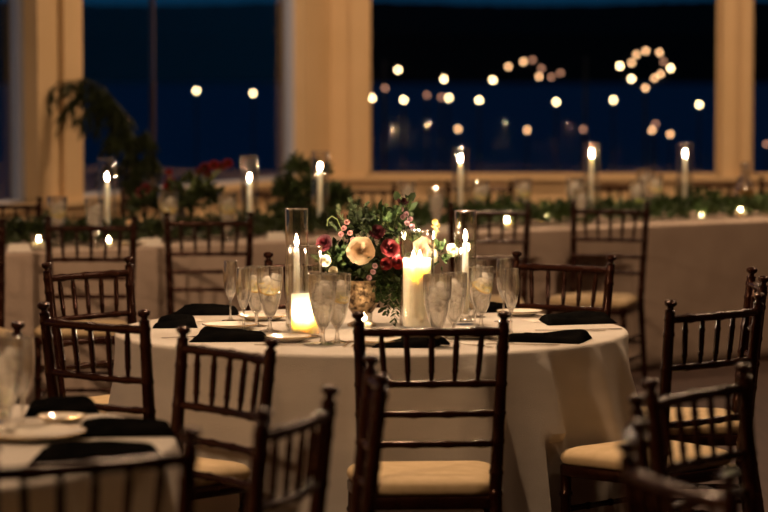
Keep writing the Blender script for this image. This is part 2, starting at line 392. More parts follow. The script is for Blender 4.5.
# ------------------------------------------------------------ where the chairs stand: the two back post tops, facing swapped or not
G1 = 'chiavari chairs around the central round table'; G2 = 'chiavari chairs around the lower left table'; G3 = 'chiavari chairs at the right foreground table'
G4 = 'chiavari chairs standing before the head table'; G5 = 'chiavari chairs behind the head table'
D = 'dark wooden chair '
CHAIRS = [
    ((358,6.955), (505,6.975), 0, D+'in front centre, its back to the camera before the round table', G1),
    ((41,7.26), (146,7.01), 0, D+'at the left side of the round table, back turned to the camera', G1),
    ((672,7.33), (759,7.58), 0, D+'at the right of the round table, wide seat reaching under the cloth', G1),
    ((752,8.60), (764,8.22), 1, D+'at the right picture edge seen edge-on, partly behind another chair', G1),
    ((515,9.42), (613,9.20), 1, D+'behind the round table at the right, facing the camera near black napkins', G1),
    ((267,9.36), (378,9.36), 1, D+'behind the round table, nearly hidden by the candles and flowers', G1),
    ((45,8.82), (130,9.12), 1, D+'at the back left of the round table, seen above a nearer one', G1),
    ((182,6.54), (270,6.24), 1, D+'left of the front centre chair, its back leaning across the cloth', G2),
    ((264,4.92), (326,5.25), 0, D+'blurred, low in front with slanting top rail, left of the centre', G2),
    ((-11,4.43), (187,4.63), 0, D+'strongly blurred, nearest, at the bottom left edge', G2),
    ((370,5.86), (381,5.47), 1, D+'seen edge-on, two posts standing before the front centre chair', G2),
    ((-.907,6.67,0), (-1.273,6.785,0), 0, D+'at the left edge behind the lower left table, one post showing', G2, True),
    ((657,5.40), (743,5.68), 1, D+'blurred, bottom right, curved back before the seat of another chair', G3),
    ((640,5.12), (642,4.74), 0, D+'blurred, seen edge-on at the bottom right, tall pair of posts', G3),
    ((629,4.47), (734,4.11), 0, D+'nearest at the bottom right corner, only its sloping top rail showing', G3),
    ((46,11.8), (135,11.8), 1, D+'upper left background, seat facing the camera before the head table', G4),
    ((165,12.18), (252,12.2), 1, D+'background left of the round table, before the head table', G4),
    ((450,13.15), (529,13.1), 1, D+'background behind the right tall candle, before the head table', G4),
    ((571,13.35), (650,13.2), 1, D+'right background, standing alone before the head table', G4),
    ((-88,11.45), (2,11.55), 1, D+'cut off by the left edge in the background', G4),
]
bk = [(-36,40,13.75,'leftmost, by the left pillar'), (122,192,14.75,'behind the left glasses'), (245,312,15.3,'behind the left hurricane candles'), (329,394,15.6,'behind the flower centerpiece'),
      (448,511,16.0,'below the left part of the middle window'), (578,641,16.2,'between the two right candles'), (676,742,16.5,'right of the rightmost candle'), (760,824,16.7,'cut off by the right edge')]
for a, b, d, l in bk: CHAIRS.append(((a,d), (b,d), 1, D+'beyond the head table, '+l, G5))

def pose(p1, p2, swap, raw=False):
    A, B = (Vector(p1), Vector(p2)) if raw else (px(*p1), px(*p2))
    if swap: A, B = B, A
    mid = (A+B)/2; mid.z = 0; d = B-A
    return mid, math.atan2(d.y, d.x)
SEATS = []
for c_ in CHAIRS:
    m_, a_ = pose(c_[0], c_[1], c_[2], len(c_) > 5)
    SEATS.append((m_.x, m_.y, a_))

# ------------------------------------------------------------ tables and cloths
def cloth(name, outline, z0, amp, flare, label, m, loc, folds, seed=0, rows=14, drop=.745, sharp=1.0, extra=()):
    """outline: list of (point2d, normal2d, s) closed convex; folds: number of folds round"""
    fr_ = random.Random(seed*10); FK = []
    for k in range(folds):
        w_ = 1/folds*fr_.uniform(.22,.42); a_ = fr_.random() < .5
        FK.append(((k+fr_.uniform(.15,.85))/folds, w_ if a_ else w_*.35, w_*.35 if a_ else w_, fr_.uniform(.35,1.1)))
    FK += list(extra)
    bm = bmesh.new(); N = len(outline); ctr = bm.verts.new((0,0,z0))
    rings = []
    for k in (.35, .7, .93):
        rings.append([bm.verts.new((p.x*k, p.y*k, z0)) for p, nn, s in outline])
    er = .012
    for a in (0, 30, 60, 90):
        a = math.radians(a)
        rings.append([bm.verts.new((p.x - nn.x*er*(1-math.sin(a)), p.y - nn.y*er*(1-math.sin(a)), z0 - er*(1-math.cos(a)))) for p, nn, s in outline])
    for j in range(1, rows+1):
        t = j/rows; ring = []
        for p, nn, s in outline:
            wv = -.25 + .10*math.sin(2*PI*folds*s*.6+seed)
            for sk, w1, w2, hk in FK:
                dd = (s - sk - .012*t*(1 if hk > .7 else -1) + .5) % 1 - .5
                wq = (w1 if dd < 0 else w2)*(.55+.45*t)
                wv += hk*math.exp(-(abs(dd)/wq)**1.6)
            off = flare*t**1.1 + amp*(t**.5)*wv*.85
            off = max(off, -.012)
            z = z0 - er - (drop-er)*t
            for (mx_, my_, rz_) in SEATS:          # the cloth hangs tucked back where a seat is pushed up to it
                for _k in range(30):
                    X = loc[0]+p.x+nn.x*off - mx_; Y = loc[1]+p.y+nn.y*off - my_
                    lx = X*math.cos(rz_)+Y*math.sin(rz_); ly = -X*math.sin(rz_)+Y*math.cos(rz_)
                    ww = .225 + max(0, z-.50)*-1.2; 
                    if z < .60 and abs(lx) < ww and -.1 < ly < .435 - max(0, z-.49)*2.2: off -= .01
                    else: break
            ring.append(bm.verts.new((p.x+nn.x*off, p.y+nn.y*off, z0 - er - (drop-er)*t)))
        rings.append(ring)
    for i in range(N): bm.faces.new((ctr, rings[0][i], rings[0][(i+1)%N]))
    for A, B in zip(rings, rings[1:]):
        for i in range(N):
            j = (i+1) % N; bm.faces.new((A[i], B[i], B[j], A[j]))
    o = link(name, bm, m); 
    for p in o.data.polygons: p.use_smooth = True
    so = o.modifiers.new('thickness', 'SOLIDIFY'); so.thickness = .002; so.offset = -1
    o.location = loc
    return o
def circ(R, N=320): return [(Vector((R*math.cos(2*PI*i/N), R*math.sin(2*PI*i/N))), Vector((math.cos(2*PI*i/N), math.sin(2*PI*i/N))), i/N) for i in range(N)]
def table_frame(label, loc, R):
    t = thing('round_table', label, 'table', (loc[0], loc[1], 0), 0)
    bm = bmesh.new(); lathe(bm, [(0,.715),(R-.02,.715),(R-.02,.738),(0,.738)], 48); link('tabletop', bm, M['wood'], t)
    for a in range(4):
        bm = bmesh.new(); q = a*PI/2+.6
        sweep(bm, [(.5*math.cos(q), .5*math.sin(q), 0), (.45*math.cos(q), .45*math.sin(q), .715)], .016, 8); link('leg', bm, M['iron'], t)
RT = (-.038, 8.30); RR = .790
table_frame('round table hidden under the pale cloth in the middle, under the flowers', RT, RR)
o = cloth('tablecloth', circ(RR), .75, .095, .10, '', M['linen'], (RT[0], RT[1], 0), 9, 1.2, 26, extra=[(.858,.024,.007,1.25),(.812,.018,.009,.8),(.905,.012,.020,.9),(.940,.008,.014,.8),(.745,.008,.018,.8),(.69,.020,.008,.8),(.64,.010,.018,.7)])
tag(o, 'pale linen cloth falling to the floor over the central round candlelit table', 'tablecloth')
LT = (-1.22, 5.68); LR = .78
table_frame('round table hidden under the cloth at the lower left corner', LT, LR)
o = cloth('tablecloth', circ(LR), .75, .075, .075, '', M['linen'], (LT[0], LT[1], 0), 14, 4.1, 22)
tag(o, 'pale linen cloth over the foreground round table in the lower left corner', 'tablecloth')
# head table: near edge runs Y = 13.14 + .75 X
HD = Vector((.8, .6, 0)); HN = Vector((-.6, .8, 0)); HW = .95; HL = 7.2
hc = Vector((.1, 13.14+.075, 0)) + HN*HW/2
hang = math.atan2(.6, .8)
ol = []; per = 2*(HL+HW); s = 0; rc = .03
def edge(a, b, nn, cnt):
    global s
    L = (Vector(b)-Vector(a)).length
    for i in range(cnt):
        ol.append((Vector(a).lerp(Vector(b), i/cnt), Vector(nn), (s + L*i/cnt)/per))
    s += L
hx, hy = HL/2, HW/2
edge((-hx+rc,-hy), (hx-rc,-hy), (0,-1), 200); edge((hx-.005,-hy+.01), (hx-.0,-hy+rc), (.9,-.43), 1)
edge((hx,-hy+rc), (hx,hy-rc), (1,0), 24); edge((hx-rc,hy), (-hx+rc,hy), (0,1), 200); edge((-hx,hy-rc), (-hx,-hy+rc), (-1,0), 24)
t = thing('long_table', 'long banquet table hidden under the taupe cloth in the background', 'table', (hc.x, hc.y, 0), hang)
bm = bmesh.new(); box(bm, (0,0,.727), (HL-.06, HW-.06, .022)); link('tabletop', bm, M['wood'], t, False)
for a in (-1,1):
    for b in (-1,1):
        bm = bmesh.new(); sweep(bm, [(a*(hx-.3), b*(hy-.15), 0), (a*(hx-.3), b*(hy-.15), .716)], .018, 8); link('leg', bm, M['iron'], t)
o = cloth('tablecloth', ol, .75, .012, .02, '', M['linen_head'], (hc.x, hc.y, 0), 9, 2.2, 12)
o.rotation_euler = (0,0,hang)
tag(o, 'taupe cloth over the long banquet table running across the background', 'tablecloth')
def head(x, off, z=.75):
    """point on the head table in view column x, off metres behind its near edge"""
    k = (x-CX)/F
    Y = (13.14 + off/.8) / (1 - .75*k)
    return Vector((k*Y, Y, z))

# ------------------------------------------------------------ chiavari chairs
def make_chair():
    t = thing('chiavari_chair', '', 'chair')
    for s in (-1, 1):
        bm = bmesh.new()
        tp = Vector((s*.188, 0, .885)); md = Vector((s*.172, .045, .45)); ft = Vector((s*.178, -.03, 0))
        turned(bm, ft, md, .0165, (.25,.5,.75,.97), 1.15, ends=(.75,1), mid=1.0)
        turned(bm, md, tp, .0168, (.10,.29,.46,.64,.86,.96), 1.12, ends=(1.05,.86), mid=1.0)
        d = (tp-md).normalized()
        prof = [(0,.0135),(.006,.0155),(.010,.009),(.016,.009),(.022,.017),(.030,.018),(.035,.013),(.0375,.001)]
        sweep(bm, [tp + d*(q-.001) for q, _ in prof], [rr for _, rr in prof], 12)
        link('back_post', bm, M['wood'], t)
    def bp(z):   # back plane at height z : half width, y
        f = (z-.45)/.435
        return .172 + .016*f, .045*(1-f)
    def rail(z, r, bow, name, rings):
        hw, y = bp(z); bm = bmesh.new()
        P = [Vector((-hw + 2*hw*i/16, y - bow*(1-((i-8)/8)**2), z)) for i in range(17)]
        rs = [r*(1.25 if i in rings else 1.0) for i in range(17)]
        sweep(bm, P, rs, 10); link(name, bm, M['wood'], t)
    B = .016
    rail(.866, .0115, B, 'top_rail', (3,8,13)); rail(.730, .0095, B, 'crossbar', (3,8,13))
    rail(.650, .0090, B*.9, 'crossbar', (2,6,10,14)); rail(.570, .0090, B*.8, 'crossbar', (2,6,10,14))
    for i in range(5):
        u = (i-2)/2
        h1, y1 = bp(.866); h0, y0 = bp(.730)
        a = Vector((u*h0*.66, y0 - B*(1-(u*.66)**2), .730)); b = Vector((u*h1*.70, y1 - B*(1-(u*.7)**2), .866))
        bm = bmesh.new(); turned(bm, a, b, .0068, (.25,.74), 1.16, .004, 8, ends=(.75,.85), mid=1.6); link('spindle', bm, M['wood'], t)
    # seat frame and cushion: plan outline
    def plan(y0, y1, w0, w1, rc, N=8):
        pts = []
        cs = [(-w1+rc, y1-rc, 90, 180), (-w0+rc, y0+rc, 180, 270), (w0-rc, y0+rc, 270, 360), (w1-rc, y1-rc, 0, 90)]
        for cx, cy, a0, a1 in cs:
            for i in range(N+1):
                a = math.radians(a0+(a1-a0)*i/N); pts.append((cx+rc*math.cos(a), cy+rc*math.sin(a)))
        return pts
    def slab(prof, name, m, args):
        bm = bmesh.new(); P = plan(*args); cx = 0; cy = (args[0]+args[1])/2; rings = []
        for ins, z in prof:
            rg = []
            for x, y in P:
                v = Vector((x-cx, y-cy)); L = v.length; v = v*(1-ins/L); rg.append(bm.verts.new((v.x+cx, v.y+cy, z)))
            rings.append(rg)
        n_ = len(P)
        for A, Bb in zip(rings, rings[1:]):
            for i in range(n_): bm.faces.new((A[i], A[(i+1)%n_], Bb[(i+1)%n_], Bb[i]))
        bm.faces.new(rings[0][::-1]); bm.faces.new(rings[-1])
        return link(name, bm, m, t)
    slab([(.004,.396),(0,.400),(0,.424),(.004,.428)], 'seat_frame', M['wood'], (.035,.415,.176,.204,.035))
    slab([(.012,.428),(.001,.433),(-.004,.443),(-.002,.456),(.010,.467),(.035,.474),(.09,.478),(.15,.480)], 'seat_cushion', M['seat'], (.055,.418,.168,.202,.05))
    for s in (-1, 1):
        bm = bmesh.new(); turned(bm, (s*.190,.388,0), (s*.186,.388,.400), .0155, (.12,.36,.62,.86), 1.25, ends=(.65,1), mid=1.0); link('front_leg', bm, M['wood'], t)
        bm = bmesh.new()
        for z in (.17, .27): turned(bm, (s*.175, 0.0+.02*z, z), (s*.188,.388,z), .0085, (.25,.5,.75), 1.3)
        link('side_stretcher', bm, M['wood'], t)
    bm = bmesh.new()
    for z in (.20, .30): turned(bm, (-.188,.388,z), (.188,.388,z), .0085, (.25,.5,.75), 1.3)
    link('front_stretcher', bm, M['wood'], t)
    bm = bmesh.new()
    for z in (.23,): turned(bm, (-.176,.0,z), (.176,.0,z), .0085, (.25,.5,.75), 1.3)
    link('rear_stretcher', bm, M['wood'], t)
    return t
chair0 = make_chair(); used = []
def chair(p1, p2, swap, label, group, raw=False):
    mid, rz = pose(p1, p2, swap, raw)
    if not used:
        used.append(1); chair0.location = mid; chair0.rotation_euler = (0,0,rz); chair0['label'] = label; chair0['group'] = group; return chair0
    return dup(chair0, mid, rz, label, group)
for row_ in CHAIRS: chair(*row_)
# ------------------------------------------------------------ candles
def flame(parent, x, y, z, h=.034, r=.0055, wtt=CANDLE_W, mt='flame'):
    if parent.location.y < 10 and mt == 'flame' : mt = 'flame_near'
    bm = bmesh.new(); sweep(bm, [(x,y,z-.002),(x+.001,y,z+.008)], .0009, 6); wk = link('wick', bm, M['wick'], parent)
    bm = bmesh.new(); prof = [(0,0),(.55,.10),(.9,.25),(1,.4),(.75,.6),(.4,.8),(.12,.95),(0,1)]
    lathe(bm, [(a*r, z+.004+b*h) for a, b in prof], 12, (x,y,0)); link('flame', bm, M[mt], parent)
def hurricane(label, loc, R, h, group=None):
    t = thing('hurricane_glass', label, 'candle holder', loc, 0, group)
    bm = bmesh.new(); th = .0022
    lathe(bm, [(0,.001),(R-.004,.001),(R,.005),(R,h-.001),(R-th/2,h),(R-th,h-.001),(R-th,.010),(R-.006,.008),(0,.008)], 40)
    link('glass_cylinder', bm, M['hglass'], t)
    bm = bmesh.new(); lathe(bm, [(R-.001+.0019*math.cos(q*PI/4), h+.0006+.0016*math.sin(q*PI/4)) for q in range(8)], 40, close=True); link('rim', bm, M['rim'], t)
    return t
def taper(label, loc, h, group=None, wt=CANDLE_W, r=.0105, holder=True, lean=0):
    t = thing('taper_candle', label, 'candle', loc, 0, group)
    z0 = .010
    if holder:
        bm = bmesh.new(); lathe(bm, [(0,.0),(.024,.0),(.025,.006),(.016,.012),(.013,.022),(.018,.034),(.018,.042),(.0125,.042),(.012,.026),(0,.026)], 20); link('glass_socket', bm, M['glass'], t); z0 = .026
    bm = bmesh.new(); lathe(bm, [(0,z0),(r*1.1,z0),(r*1.05,z0+.05),(r*.85,h-.012),(r*.62,h-.003),(r*.3,h),(0,h)], 16); link('wax', bm, M['wax'], t)
    flame(t, 0, 0, h, wtt=wt)
    return t
def pillar(label, loc, R, h, wicks, wt, dp=.012):
    t = thing('pillar_candle', label, 'candle', loc, .3)
    bm = bmesh.new(); lathe(bm, [(0,.0),(R-.003,.0),(R,.004),(R,h-.003),(R-.002,h),(R-.004,h-.001),(R-.0075,h-.006),(R-.009,h-dp*.6),(R*.55,h-dp*.95),(0,h-dp)], 36); link('wax', bm, M['wax_glow'], t)
    for x, y in wicks: flame(t, x, y, h-dp, .028, .0055, wt)
    return t
def nz(v, dz): return Vector((v.x, v.y, v.z+dz))
ZT = .7505
def rt(x, y): return on_table(x, y, .75) + Vector((0,0,.0008))
# round table
p = rt(296.5, 331); hurricane('tall narrow clear glass cylinder around the left taper candle on round table', p, .035, .372); taper('lit ivory taper candle in the tall glass left of the flowers', nz(p,.009), .245)
p = rt(304.5, 337); hurricane('short wide clear glass cylinder around the left low pillar candle', p, .052, .270); pillar('short glowing ivory pillar candle left of the flowers on round table', nz(p,.009), .041, .118, [(0,0)], .9, .075)
p = rt(417, 329.5); hurricane('wide clear glass cylinder around the tall pillar candle right of the flowers', p, .0535, .302); pillar('tall ivory pillar candle with two wicks right of the flowers', nz(p,.009), .0425, .208, [(-.011,0),(.011,.004)], .5)
p = rt(465.5, 325); hurricane('tall narrow clear glass cylinder around the right taper candle on round table', p, .0345, .357); taper('lit ivory taper candle in the tall glass at right on round table', nz(p,.009), .25)
# head table
HG = 'hurricane glasses on the head table'; HC = 'taper candles on the head table'
for x, ty, cy, lab in [(107,159,181,'leftmost, left of the red flowers'), (249.5,156.5,181,'second from left, right of the red flowers'), (320,151.5,170,'third from left, before the pillar corner'),
                   (460.5,149,162,'above the right taper of the round table'), (591.5,144,157,'above the right background chair'), (685,144,157,'rightmost, against the wall right of the chair')]:
    p = head(x, .45, .7508); d = p.y
    hh = H - (ty-HY)*d/F - .75; hcd = H - (cy-HY)*d/F - .75
    hurricane('glass cylinder on the head table, '+lab, p, .043, hh, HG)
    taper('lit taper on the head table, '+lab, nz(p,.009), hcd-.009, HC, .6, .0125, False)
# ------------------------------------------------------------ glassware
def stemglass(kind, label, loc, sc_=1.0, lemon=False, rz=0, group=None, fill=True):
    t = thing('champagne_flute' if kind == 'flute' else 'water_goblet', label, 'glass', loc, rz, group)
    if kind == 'flute':
        outer = [(0,0),(.030,.0005),(.030,.002),(.008,.006),(.0035,.014),(.0032,.060),(.0045,.070),(.012,.084),(.021,.110),(.0255,.140),(.0255,.170),(.0225,.205)]
        inner = [(.0217,.205),(.0245,.170),(.0245,.140),(.0200,.111),(.011,.087),(.004,.077),(0,.0755)]
    else:
        outer = [(0,0),(.036,.0005),(.036,.002),(.010,.007),(.0060,.014),(.0052,.034),(.0075,.042),(.0155,.050),(.0235,.068),(.0305,.095),(.0360,.125),(.0385,.155),(.0388,.190)]
        inner = [(.0378,.190),(.0374,.155),(.0350,.125),(.0296,.096),(.0226,.070),(.0145,.053),(.007,.048),(0,.047)]
    bm = bmesh.new(); lathe(bm, [(a*sc_, b*sc_) for a, b in outer+inner], 32); link('glass_bowl', bm, M['glass'], t)
    rr0, zr = (.0222, .205) if kind == 'flute' else (.0384, .190)
    bm = bmesh.new(); lathe(bm, [((rr0+.0010*math.cos(q*PI/4))*sc_, (zr+.0004+.0010*math.sin(q*PI/4))*sc_) for q in range(8)], 32, close=True); link('rim', bm, M['rim'], t)
    if kind != 'flute' and fill:
        zt = .160; body = [(0,.0475),(.0065,.0485),(.0140,.0535),(.0221,.0705),(.0291,.0965),(.0345,.125),(.0369,.155),(.0369,zt),(0,zt)]
        bm = bmesh.new(); lathe(bm, [(a*sc_, b*sc_) for a, b in body], 32); link('ice_water', bm, M['water'], t)
        bm = bmesh.new(); rr = random.Random(int(loc[0]*1000))
        for k in range(9):
            a = k*2.4+rr.random(); q = (.0155 if k % 3 else .004)*sc_
            m_ = Matrix.Rotation(rr.random()*3, 4, 'X') @ Matrix.Rotation(rr.random()*3, 4, 'Z')
            box(bm, (q*math.cos(a), q*math.sin(a), (.100 + .0078*k)*sc_), ((.013 if k < 3 else .0165)*sc_,)*3, m_)
        bevel(bm, .002*sc_, 1); link('ice_cubes', bm, M['ice'], t)
    if kind == 'flute' and fill is True:
        bm = bmesh.new(); lathe(bm, [(0,.077),(.0035,.078),(.0105,.0875),(.016,.098),(0,.098)], 24); link('water', bm, M['water'], t)
    if lemon:
        mt = Matrix.Translation((.002*sc_, -.006*sc_, .128*sc_)) @ Matrix.Rotation(.60, 4, 'X') @ Matrix.Rotation(.25, 4, 'Y')
        bm = bmesh.new(); lathe(bm, [(.0275*sc_,-.002),(.0295*sc_,-.002),(.0295*sc_,.002),(.0275*sc_,.002)], 28, close=True); bmesh.ops.transform(bm, matrix=mt, verts=bm.verts)
        sl = link('lemon_slice', bm, M['lemon_rind'], t)
        bm = bmesh.new()
        for k in range(8):
            a0 = k*PI/4+.06; a1 = (k+1)*PI/4-.06; R = .0265*sc_
            pts = [(.003*sc_*math.cos((a0+a1)/2), .003*sc_*math.sin((a0+a1)/2))] + [(R*math.cos(a0+(a1-a0)*q/4), R*math.sin(a0+(a1-a0)*q/4)) for q in range(5)]
            lo = [bm.verts.new((x, y, -.0018)) for x, y in pts]; hi = [bm.verts.new((x, y, .0018)) for x, y in pts]
            bm.faces.new(lo[::-1]); bm.faces.new(hi)
            for i in range(len(pts)): bm.faces.new((lo[i], lo[(i+1)%len(pts)], hi[(i+1)%len(pts)], hi[i]))
        bmesh.ops.transform(bm, matrix=mt, verts=bm.verts); link('lemon_flesh', bm, M['lemon_flesh'], sl, False)
    return t
GG = 'glasses on the central round table'
for kd, x, y, s_, le, lab in [
    ('flute',230,321.5,.93,0,'leftmost on the round table'), ('flute',243,333,.95,0,'left on the round table, before the goblets'),
    ('goblet',256,327,.98,1,'behind the front left goblet on the round table'), ('goblet',269.5,332.5,1.04,1,'with a big lemon slice, front one of the left cluster'),
    ('goblet',322.5,345,1.08,0,'full of bright ice water, left one before the flowers'), ('goblet',337,343.5,1.06,1,'with lemon slice, right one of the pair before the flowers'),
    ('goblet',437.5,347,1.08,0,'front one right of the tall pillar candle'), ('goblet',454,339,1.02,0,'behind the front goblet and left of the right taper'),
    ('goblet',481.5,329,1.0,1,'with bright lemon slice, right of the right taper'), ('goblet',475,318,.98,0,'small in the back, right of the right taper'),
    ('flute',504,322.5,.98,0,'back one at the right of the round table'), ('flute',511.5,336,.98,0,'rightmost on the round table')]:
    stemglass(kd, ('clear champagne flute, ' if kd == 'flute' else 'stemmed water goblet, ')+lab, rt(x, y), s_, le, -.4 if x < 300 else .3, GG)
GH = 'glasses on the head table'
for x, s_, le, off, lab in [(57,1.2,1,.32,'leftmost'), (94,1.16,0,.13,'left of the leftmost candle'), (168,1.25,1,.26,'below the red flowers'), (227,1.2,1,.16,'left of the second candle'), (291,1.15,0,.8,'left of the third candle'),
    (407,1.2,0,.85,'behind the centerpiece flowers'), (436,1.15,0,.2,'between centerpiece and taper'), (480,1.25,1,.5,'right of the tall middle candle'), (523,1.25,1,.62,'further right of the tall middle candle'), (574,1.25,0,.55,'left of the candle by the chair'),
    (581,1.0,0,.18,'low by the right background chair'), (645,1.35,0,.9,'tall one left of the rightmost candle'), (655,1.2,1,.75,'beside the tall one left of the rightmost candle'), (637,1.1,0,.6,'lower, beside the right background chair')]:
    stemglass('goblet', 'water goblet on the head table, '+lab, nz(head(x, off),.001), s_, le, 0, GH)
GL = 'glasses on the lower left table'
stemglass('flute', 'blurred empty champagne flute on the lower left table', rt(20.5, 432), 1.0, 0, 0, GL, fill=False)
stemglass('goblet', 'blurred water goblet cut by the left edge on the lower left table', rt(3, 436), 1.1, 0, 0, GL)
p = rt(-11, 424); hurricane('clear glass cylinder at the left edge on the lower left table', p, .045, .2); pillar('lit pillar candle glowing at the left edge on the lower left table', nz(p,.009), .035, .09, [(0,0)], .8, .035)
# carafe
t = thing('glass_carafe', 'clear carafe with amber drink at the right end of the head table', 'carafe', nz(head(745,.62),.001))
bm = bmesh.new(); lathe(bm, [(0,0),(.05,.0),(.058,.02),(.06,.10),(.05,.15),(.025,.20),(.022,.26),(.030,.29),(.028,.29),(.020,.26),(.023,.20),(.048,.149),(.058,.10),(.056,.02),(0,.005)], 32); link('glass_body', bm, M['glass'], t)
bm = bmesh.new(); lathe(bm, [(0,.006),(.055,.02),(.056,.10),(.049,.14),(0,.14)], 32); link('drink', bm, M['amber'], t)
# votives
def votive(label, loc, group, wt=.25, s_=1.0, r=.011, mt='votive_flame', lit=True):
    t = thing('votive_candle', label, 'candle', loc, 0, group)
    R = .030*s_; h = .058*s_
    bm = bmesh.new(); lathe(bm, [(0,0),(R*.85,0),(R,h),(R-.002,h),(R*.85-.002,.008),(0,.008)], 24); link('votive_cup', bm, M['glass'], t)
    bm = bmesh.new(); lathe(bm, [(0,.0085),(R*.8,.0085),(R*.86,.028*s_),(0,.027*s_)], 20); link('wax', bm, M['wax'], t)
    if lit: flame(t, 0, 0, .028*s_, .026, r*.6, wt, mt)
GV = 'votive candles on the head table'
for x, off, z_, s_, lab in [(38,.12,0,1.3,'leftmost, beside a white place card'), (108,.10,0,.8,'small, left of the second place card'), (507,.22,0,1.1,'in a cup behind a chair back'), (545,.42,.03,1.0,'right of the tall middle candle'),
    (532,.66,.05,.8,'tucked high in the greenery'), (741,.30,.02,1.25,'brightest, at the right'), (765,.42,.03,1.1,'at the right edge'), (702,.3,.02,.7,'faint, right of the rightmost taper'), (659,.6,.05,.7,'faint, left of the rightmost taper')]:
    votive('small glowing votive candle on the head table, '+lab, nz(head(x, off), .001+z_*0), GV, .3, s_)
votive('tiny clear glass votive on the round table before the flower vase', rt(364, 331), 'round table votives', .12, .9)

# ------------------------------------------------------------ place settings
def napkin(loc, rz, label, group, L=.22, W=.13, T=.024):
    bm = bmesh.new(); nx, ny = 26, 18; top = []; bot = []
    for j in range(ny+1):
        rt_, rb = [], []
        for i in range(nx+1):
            u = i/nx*2-1; v = j/ny*2-1
            e = (1-abs(u)**14)*(1-abs(v)**10)
            x = u*L/2*(1-.07*v) + v*.012*math.sin(loc[0]*17); y = v*W/2*(1-.25*u*math.sin(loc[0]*23)) + .01*u
            h = .003 + T*e*(.62 + .22*math.sin(u*2.2+v*2+loc[0]*9) + (.3 if v > .15+.3*math.sin(loc[0]*30) - .4*u else 0)) + .003*noise.noise(Vector((u*2,v*2,loc[0]*7)))
            rt_.append(bm.verts.new((x,y,max(h,.002)))); rb.append(bm.verts.new((x,y,0)))
        top.append(rt_); bot.append(rb)
    for j in range(ny):
        for i in range(nx):
            bm.faces.new((top[j][i],top[j][i+1],top[j+1][i+1],top[j+1][i])); bm.faces.new((bot[j][i],bot[j+1][i],bot[j+1][i+1],bot[j][i+1]))
    for i in range(nx):
        bm.faces.new((bot[0][i],bot[0][i+1],top[0][i+1],top[0][i])); bm.faces.new((top[ny][i],top[ny][i+1],bot[ny][i+1],bot[ny][i]))
    for j in range(ny):
        bm.faces.new((top[j][0],top[j+1][0],bot[j+1][0],bot[j][0])); bm.faces.new((bot[j][nx],bot[j+1][nx],top[j+1][nx],top[j][nx]))
    o = link('folded_napkin', bm, M['napkin']); o.location = loc; o.rotation_euler = (0,0,rz)
    for p in o.data.polygons: p.use_smooth = True
    return tag(o, label, 'napkin', group)
GN = 'black napkins on the round table'
N_ = [(231,340,-.15,.215,.17,'left, before the glasses'), (206,314.5,.05,.21,.12,'at the back left edge'), (175,326.5,.2,.13,.16,'at the far left edge of the cloth'),
      (415,346.5,-.35,.155,.15,'in the front centre behind the chair back'), (549,341.5,-.25,.22,.14,'at the right, nearest of two'), (577,323,.08,.215,.15,'at the right back edge on a white card'), (501,311,.1,.12,.14,'small one behind the flutes')]
for x, y, rz, L, W, lab in N_: napkin(rt(x, y), rz, 'folded black napkin on the round table, '+lab, GN, L, W, .026)
GN2 = 'black napkins on the lower left table'
for x, y, rz, L, W, lab in [(60,413,.12,.16,.15,'furthest'), (122,435,.1,.215,.15,'middle one, nearest the right edge'), (95,460,.2,.26,.16,'nearest, lowest')]:
    napkin(rt(x, y), rz, 'folded black napkin on the lower left table, '+lab, GN2, L, W, .025)
def plate(loc, label, group, R=.10):
    t = thing('dinner_plate', label, 'plate', loc, 0, group)
    bm = bmesh.new(); lathe(bm, [(0,.001),(R*.6,.001),(R*.75,.006),(R,.014),(R*.995,.0165),(R*.74,.0095),(R*.6,.005),(0,.005)], 40); link('dish', bm, M['plate'], t)
    bm = bmesh.new(); lathe(bm, [(R*.985,.0138),(R*1.005,.0142),(R*1.004,.0165),(R*.985,.0170)], 40, close=True); link('gold_rim', bm, M['gold'], t)
GP = 'plates on the round table'
for x, y, R, lab in [(229,329.5,.085,'front left by the flutes'), (262,320.5,.08,'behind the left goblets'), (287,342,.07,'before the left hurricane glass'), (474,338.5,.08,'right of the front goblet'), (430,314,.08,'at the back behind the tall pillar'), (318,312,.08,'at the back behind left candles'), (520,316,.075,'at the back right'), (380,346,.07,'beside the front napkin')]:
    plate(rt(x, y), 'cream plate with gold rim on the round table, '+lab, GP, R)
plate(rt(28, 440), 'cream plate with gold rim on the lower left table, left of the napkins', 'plates on the lower left table', .12)
plate(rt(60, 424.5), 'small cream plate on the lower left table between two napkins', 'plates on the lower left table', .055)
def fork(loc, rz, label, group):
    bm = bmesh.new(); z = .003
    P = [(-.095,.0045),(-.06,.0040),(0,.0022),(.035,.0025),(.045,.009),(.058,.0105)]
    prv = None
    for x, hw in P:
        cur = [bm.verts.new((x, -hw, z)), bm.verts.new((x, hw, z)), bm.verts.new((x, hw, z-.002)), bm.verts.new((x, -hw, z-.002))]
        if prv:
            for i in range(4): bm.faces.new((prv[i], prv[(i+1)%4], cur[(i+1)%4], cur[i]))
        else: bm.faces.new(cur)
        prv = cur
    bm.faces.new(prv[::-1])
    for k in range(4): box(bm, (.075, (k-1.5)*.0056, z-.001), (.036,.0026,.002))
    o = link('fork', bm, M['silver'], None, False); o.location = loc; o.rotation_euler = (0,0,rz); return tag(o, label, 'fork', group)
